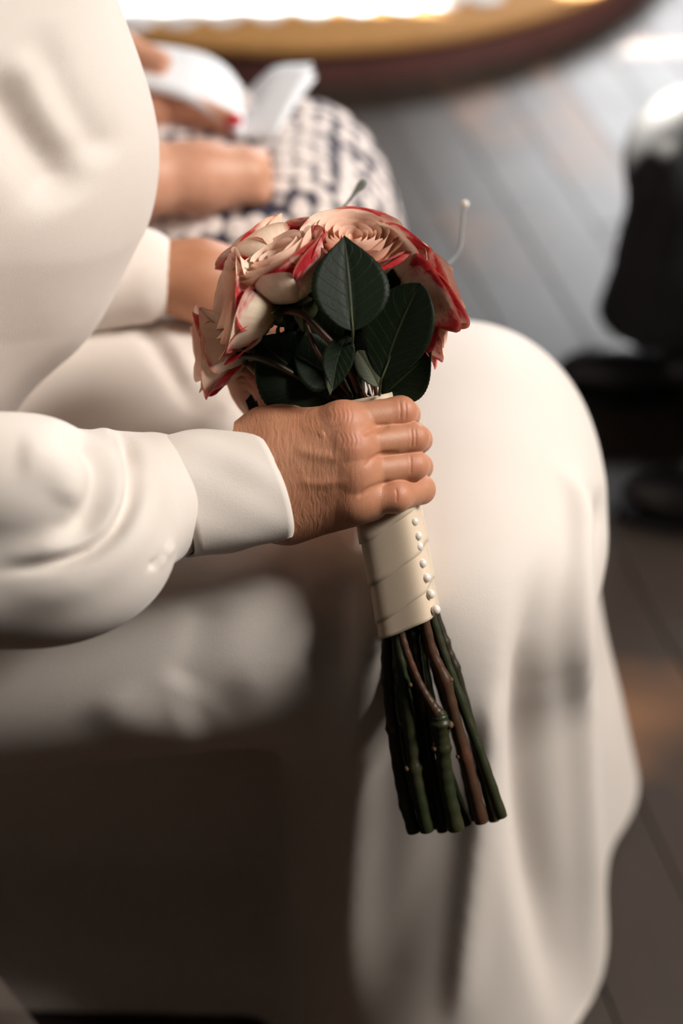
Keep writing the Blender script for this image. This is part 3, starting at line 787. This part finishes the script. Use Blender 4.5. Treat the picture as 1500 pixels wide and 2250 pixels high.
# bare twigs between the leaves
for pts, r, mt in (([(612, 682, .985), (660, 690, .978), (705, 730, .98), (748, 778, .985), (790, 860, .995)], .0026, 'stem_brown'),
                   ([(668, 700, .988), (690, 760, .985), (715, 800, .99), (770, 870, 1.0)], .0018, 'stem_brown'),
                   ([(520, 780, .99), (580, 790, .985), (660, 830, .995), (760, 880, 1.005)], .0024, 'stem_dark'),
                   ([(848, 660, .98), (840, 700, .98), (825, 780, .99), (812, 868, 1.0)], .0020, 'stem_brown'),
                   ([(770, 815, .99), (790, 850, .995), (806, 880, 1.003)], .0017, 'stem_brown'), ([(800, 820, .99), (810, 850, .995), (818, 880, 1.003)], .0011, 'pearl'),
                   ([(820, 800, 1.0), (824, 850, .998), (828, 880, 1.003)], .0014, 'stem_brown'), ([(690, 800, 1.01), (740, 850, 1.01), (790, 890, 1.01)], .0022, 'stem_dark')):
    V, F = tube_vf(spline([W(*p) for p in pts], 20), r, 10); addpart('twig', V, F, M[mt])

# ---- roses
def petal(name, mat, parent, c, R3, phi, wid, H, rb, open_, curl, seed, tipdrop=.30, nu=15, nv=13, point=.05, cup=1.0):
    """one petal on a cup: rb = radius at the rim, H = height, open_ = how far the rim leans out, curl = roll of the lip"""
    r_ = random.Random(seed); a1, a2, a3 = (r_.uniform(0, 6.3) for _ in range(3)); amp = r_.uniform(.5, 1.)
    G = []; UV = []
    for i in range(nv):
        v = i/(nv-1); row = []
        for j in range(nu):
            u = -1+2*j/(nu-1)
            out = (1-min(1, abs(u))**5.5)**.42; vv = v*out*(1-tipdrop*abs(u)**2+point*math.exp(-(u/.14)**2)*v)
            z = H*max(vv, 0)**1.28
            rad = rb*(1-(1-min(vv, 1))**2.7)+open_*rb*vv**2.5
            lip = max(0, v-.74)/.26*out; rad += curl*rb*lip**1.7; z -= curl*H*.5*lip**2.6
            ruf = amp*rb*(.045*math.sin(2.7*u+a1)+.022*math.sin(7.3*u+a2))*vv**3; rad += ruf+.035*rb*u; z += .7*ruf*math.sin(4*u+a3)
            ww = wid*1.18*(.45+.55*min(1, v*1.5)**.8)
            ph = phi+u*ww
            # flatten the petal a bit: less curved than the cup it grows on
            row.append((rad*math.cos(ph), rad*math.sin(ph), z)); UV.append((.5+u*.5, v))
        G.append(row)
    G = np.array(G).reshape(-1, 3)@R3+c
    V, F = grid_vf(G.reshape(nv, nu, 3)); o = mesh_obj(name, V, F, mat, uv=UV); subsurf(o, 1); keep(o, parent); return o
RSTEM = []
def rose(pos, axis, R, H, seed, n_in=16, n_out=8, openn=.10, stem_to=None, roll=0., out_curl=.20, sepals=True):
    """pos: centre of the flower's face; axis: where it faces"""
    axis = np.asarray(axis, float); axis /= np.linalg.norm(axis)
    a = np.cross(axis, [0.2, .9, .3]); a /= np.linalg.norm(a); b = np.cross(axis, a); R3 = np.array([a, b, axis])
    c = np.asarray(pos)-axis*H*.93
    ro = empty('rose'); ro.location = c; keep(ro, bq); r_ = random.Random(seed)
    for i in range(n_in):
        t = (i+.5)/n_in; rb = R*(.09+.80*t**.82); ph = i*2.39996+roll
        wid = 1.45-.50*t; h = H*(.84+.15*math.sin(t*2.2)+r_.uniform(-.025, .025))
        petal('petal', M['petal_in'], ro, c, R3, ph, wid, h, rb, .03+.06*t, .03+.07*t, seed*100+i, tipdrop=.03+.02*t, point=0)
    for i in range(n_out):
        t = (i+.5)/n_out; rb = R*(.93+.13*t); ph = i*2.39996+roll+1.1
        petal('petal', M['petal_out'], ro, c, R3, ph, 1.18+.15*r_.random(), H*(1.0-.16*t*t), rb, openn*(.3+.7*t), out_curl*(.5+1.0*r_.random()), seed*100+50+i, tipdrop=.09, point=.02*(i % 3 == 0))
    if sepals:
        q = 5
        for i in range(q):
            ph = 2*math.pi*i/q+roll; dr = (math.cos(ph)*a+math.sin(ph)*b); G = []; UV = []; lean = r_.uniform(.8, 1.5); dn = r_.uniform(-.5, .35)
            for k in range(14):
                v = k/13; w = .0055*math.sin(math.pi*min(1, v*.93+.07))**.8*(1-v)**.35
                p = c-axis*.003+dr*(R*.30+R*lean*.62*v)+axis*(H*.12*v+H*dn*v*v*1.1)
                sd = np.cross(axis, dr)
                for j in range(5):
                    u = -1+j*.5; G.append(p+sd*u*w+(axis-dr*.4)*abs(u)*w*.5*(1-.5*v)); UV.append((.5+u*.5, v))
            V, F = grid_vf(np.array(G).reshape(14, 5, 3)); o = mesh_obj('sepal', V, F, M['sepal'], uv=UV); solid(o, .0005); keep(o, ro)
    # hip under the flower and the stem down to the ribbon
    bm = bmesh.new(); bmesh.ops.create_uvsphere(bm, u_segments=16, v_segments=10, radius=1)
    for v in bm.verts: v.co = Vector(c-axis*.004)+Vector(a)*v.co.x*R*.34+Vector(b)*v.co.y*R*.34+Vector(axis)*v.co.z*R*.36
    for f in bm.faces: f.smooth = True
    me = bpy.data.meshes.new('hip'); bm.to_mesh(me); bm.free(); keep(link('hip', me, None, M['sepal']), ro)
    e = AX0+np.array([r_.uniform(-.009, .009), 0, 0])+axd*.01
    Q = spline([c-axis*.006, c-axis*.022, (c-axis*.03)*.55+e*.45, e], 18)
    V, F = tube_vf(Q, .0023, 9); keep(mesh_obj('stem', V, F, M['stem_green' if seed % 2 else 'stem_dark']), ro)
    return ro
def cv(x, y, z): return x*RGT+y*UPV-z*FWD     # picture right, picture up, towards the viewer
rose(W(778, 506, .985), cv(.04, .74, .67), .0300, .042, 11, n_in=24)
rose(W(600, 548, .975), cv(-.48, .80, .38), .0300, .044, 12, n_in=19, roll=.6)
rose(W(482, 668, .985), cv(-.95, .10, .24), .0300, .044, 13, n_in=18, roll=1.3)
rose(W(545, 520, 1.020), cv(-.55, .80, .05), .0250, .040, 14, n_in=12, roll=2.0)
rose(W(428, 775, 1.010), cv(-.92, -.10, .15), .0260, .044, 15, n_in=12, roll=.2)
rose(W(922, 545, 1.012), cv(.60, .78, -.05), .0270, .042, 16, n_in=12, roll=.9)
rose(W(990, 620, .995), cv(.86, .50, .05), .0260, .042, 17, n_in=12, roll=1.7)
rose(W(980, 735, 1.010), cv(.90, -.10, .1), .0180, .036, 18, n_in=8, n_out=5, roll=.5)
rose(W(545, 880, 1.025), cv(-.60, -.50, .30), .0240, .038, 19, n_in=10, roll=2.4)
rose(W(690, 490, 1.040), cv(-.1, .95, .0), .0240, .036, 20, n_in=12, roll=.4)
# bits standing out of the bouquet
V, F = tube_vf(spline([W(700, 520, 1.08), W(755, 455, 1.10), W(778, 425, 1.11), W(800, 398, 1.12)], 20), np.concatenate([np.full(12, .0011), np.linspace(.0014, .0034, 6), [.003, .0006]]), 8)
addpart('sprig', V, F, M['sprig'])
V, F = tube_vf(spline([W(960, 600, 1.12), W(990, 575, 1.135), W(1010, 545, 1.14), W(1015, 500, 1.145), W(1020, 450, 1.15)], 30), .0014, 8)
wire = addpart('wire_pin', V, F, M['silver'])
o = link('pearl_head', pme); o.location = W(1021, 449, 1.15); keep(o, wire)

# ------------------------------------------------------------------ the guest beside the bride
guest = empty('person', (-.4, .62, 0)); tag(guest, 'seated person in navy and white knit dress holding a white booklet', 'person')
def f_gdress(P):
    a = rc(P, (-.55, .55, .52), (-.06, .54, .515), .11, .095)
    a = smin(a, rc(P, (-.55, .72, .52), (-.05, .68, .515), .11, .095), .08)
    a = smin(a, rc(P, (-.06, .60, .46), (-.06, .6, -.1), .13, .15), .06)
    a = smin(a, rc(P, (-.62, .62, .6), (-.60, .62, 1.0), .15, .15), .06)
    return smax(a, .012-P[:, 2], .006)
P7, F7 = mesh_sdf(f_gdress, (-.82, .38, 0), (.12, .86, 1.2), .011)
keep(mesh_obj('dress', P7, F7, M['knit']), guest)
GA = [(W(40, 300, 1.36), .040), (W(300, 395, 1.385), .036), (W(440, 390, 1.40), .033), (W(535, 385, 1.41), .028)]
def f_gbody(P):
    a = rc(P, (-.62, .62, .62), (-.60, .62, 1.0), .11, .11)
    a = smin(a, rc(P, (-.60, .62, 1.0), (-.58, .62, 1.2), .06, .05), .05)
    a = smin(a, rc(P, (-.60, .45, 1.0), GA[0][0], .05, .042), .03)
    for (p, r), (q, s) in zip(GA, GA[1:]): a = smin(a, rc(P, p, q, r, s), .015)
    for k in range(4):
        b = W(535, 352+22*k, 1.405); m = W(572, 352+24*k, 1.425-.006*k); t = W(560, 366+24*k, 1.45)
        a = smin(a, smin(rc(P, b, m, .012, .0105), rc(P, m, t, .0105, .009), .004), .006)
    # hand under the booklet
    a = smin(a, rc(P, (-.60, .80, 1.0), W(60, 150, 1.60), .05, .042), .03)
    a = smin(a, rc(P, W(60, 150, 1.60), W(230, 190, 1.56), .04, .03), .02)
    a = smin(a, rc(P, W(230, 200, 1.56), W(350, 235, 1.53), .032, .030), .02)
    for k, (x, y, d) in enumerate(((505, 262, 1.49), (500, 277, 1.50), (470, 285, 1.52), (440, 292, 1.54))):
        b = W(370, 235+8*k, 1.52+.012*k); m = W(430, 236+14*k, 1.505+.014*k)
        a = smin(a, smin(rc(P, b, m, .0135, .012), rc(P, m, W(x, y, d), .012, .0095), .004), .008)
    a = smin(a, smin(rc(P, W(200, 140, 1.54), W(270, 100, 1.525), .022, .015), rc(P, W(270, 100, 1.525), W(355, 134, 1.52), .0145, .011), .006), .015)
    return a
P8, F8 = mesh_sdf(f_gbody, (-.78, .30, .55), (.02, .98, 1.26), .0042)
keep(mesh_obj('body', P8, F8, M['skin_pale']), guest)
for x, y, d in ((513, 264, 1.485), (508, 279, 1.495)):
    bm = bmesh.new(); bmesh.ops.create_uvsphere(bm, u_segments=14, v_segments=10, radius=1)
    for v in bm.verts: v.co = Vector(W(x, y, d))+Vector((v.co.x*.0095, v.co.y*.0085, v.co.z*.0075))
    for f in bm.faces: f.smooth = True
    me = bpy.data.meshes.new('fingernail'); bm.to_mesh(me); bm.free(); keep(link('fingernail', me, None, M['nail']), guest)
# booklet: two open halves, several leaves each
bk = empty('booklet', W(530, 250, 1.5)); tag(bk, 'open white paper booklet held by the guest in the knit dress', 'booklet')
def sheet(A, B, off, bow):
    "ruled leaf between edge curves A and B"
    A = spline([W(*p) for p in A], 16); B = spline([W(*p) for p in B], 16); G = []
    for i in range(16):
        row = []
        for j in range(9):
            s = j/8; row.append(A[i]*(1-s)+B[i]*s+UPV*(off+bow*math.sin(math.pi*s))); 
        G.append(row)
    V, F = grid_vf(np.array(G)); o = mesh_obj('leaf_sheet', V, F, M['paper']); solid(o, .0006); keep(o, bk)
for k in range(3):
    sheet([(250, 175, 1.50), (390, 205, 1.49), (480, 255, 1.485), (535, 300, 1.48)], [(330, 95, 1.60), (440, 115, 1.60), (500, 150, 1.595), (540, 205, 1.59)], -.002*k, .004)
for k in range(3):
    sheet([(535, 300, 1.48), (570, 305, 1.475), (600, 303+3*k, 1.47)], [(540, 205, 1.59), (600, 148+6*k, 1.59), (686+5*k, 139+15*k, 1.575)], .0, .003)

# ------------------------------------------------------------------ the man opposite
man = empty('person', (.9, .8, 0)); tag(man, 'seated person in black trousers and black shoes at the right edge', 'person')
def f_trs(P):
    a = rc(P, (1.05, .90, .48), (.448, .90, .42), .095, .080)
    a = smin(a, rc(P, (1.05, .70, .49), (.62, .66, .44), .095, .080), .03)
    s1 = smin(rc(P, (.455, .90, .42), (.455, .91, .27), .078, .074), rc(P, (.455, .91, .27), (.452, .92, .05), .074, .100), .02)
    s2 = rc(P, (.615, .66, .44), (.60, .66, .06), .076, .088)
    a = smin(a, smax(s1, .150-P[:, 2], .004), .03); a = smin(a, smax(s2, .125-P[:, 2], .004), .03)
    return smin(a, rc(P, (1.1, .8, .56), (1.15, .8, .75), .15, .15), .05)
P9, F9 = mesh_sdf(f_trs, (.3, .45, .07), (1.4, 1.15, .95), .009)
P9, F9 = split(P9, F9)
P9 = folds(P9, F9, [([(1470, 300), (1480, 420), (1450, 600)], .008, 20, 20), ([(1440, 330), (1425, 450), (1400, 560)], -.006, 18, 18)])
keep(mesh_obj('trousers', P9, F9, M['black']), man)
def f_jkt(P):
    a = rc(P, (1.12, .80, .52), (1.16, .80, 1.02), .165, .165)
    a = smin(a, rc(P, (1.16, .62, 1.06), (1.16, .98, 1.06), .075, .075), .06)
    for y, hy in ((.57, .70), (1.03, .88)):
        a = smin(a, rc(P, (1.16, y, 1.05), (1.05, y, .76), .066, .056), .03)
        a = smin(a, rc(P, (1.05, y, .76), (.84, hy, .645), .056, .044), .02)
    return smax(a, P[:, 2]-1.125, .01)
PJ, FJ = mesh_sdf(f_jkt, (.75, .42, .3), (1.4, 1.18, 1.2), .012)
keep(mesh_obj('jacket', PJ, FJ, M['black']), man)
def shoe(x, y):
    def f(P):
        a = ell(P, (x+.10, y, .045), (.105, .043, .040)); a = smin(a, ell(P, (x+.235, y, .05), (.075, .038, .052)), .03)
        a = smin(a, rc(P, (x+.20, y, .06), (x+.215, y, .085), .04, .042), .03)
        return smax(a, .010-P[:, 2], .004)
    V, F = mesh_sdf(f, (x-.03, y-.07, .0), (x+.34, y+.07, .14), .006); sh = keep(mesh_obj('shoe', V, F, M['leather']), man)
    def g(P):
        a = smin(ell(P, (x+.10, y, .006), (.110, .047, .03)), ell(P, (x+.235, y, .006), (.08, .042, .03)), .03)
        return smax(smax(a, P[:, 2]-.013, .002), .001-P[:, 2], .002)
    V, F = mesh_sdf(g, (x-.03, y-.07, -.004), (x+.34, y+.07, .03), .005); keep(mesh_obj('sole', V, F, M['leather']), sh)
    V, F = tube_vf([(x+.185, y, .06), (x+.185, y, .10), (x+.19, y, .24)], [.037, .035, .036], 16); keep(mesh_obj('sock', V, F, M['sock']), man)
shoe(.325, .925); shoe(.385, .665)
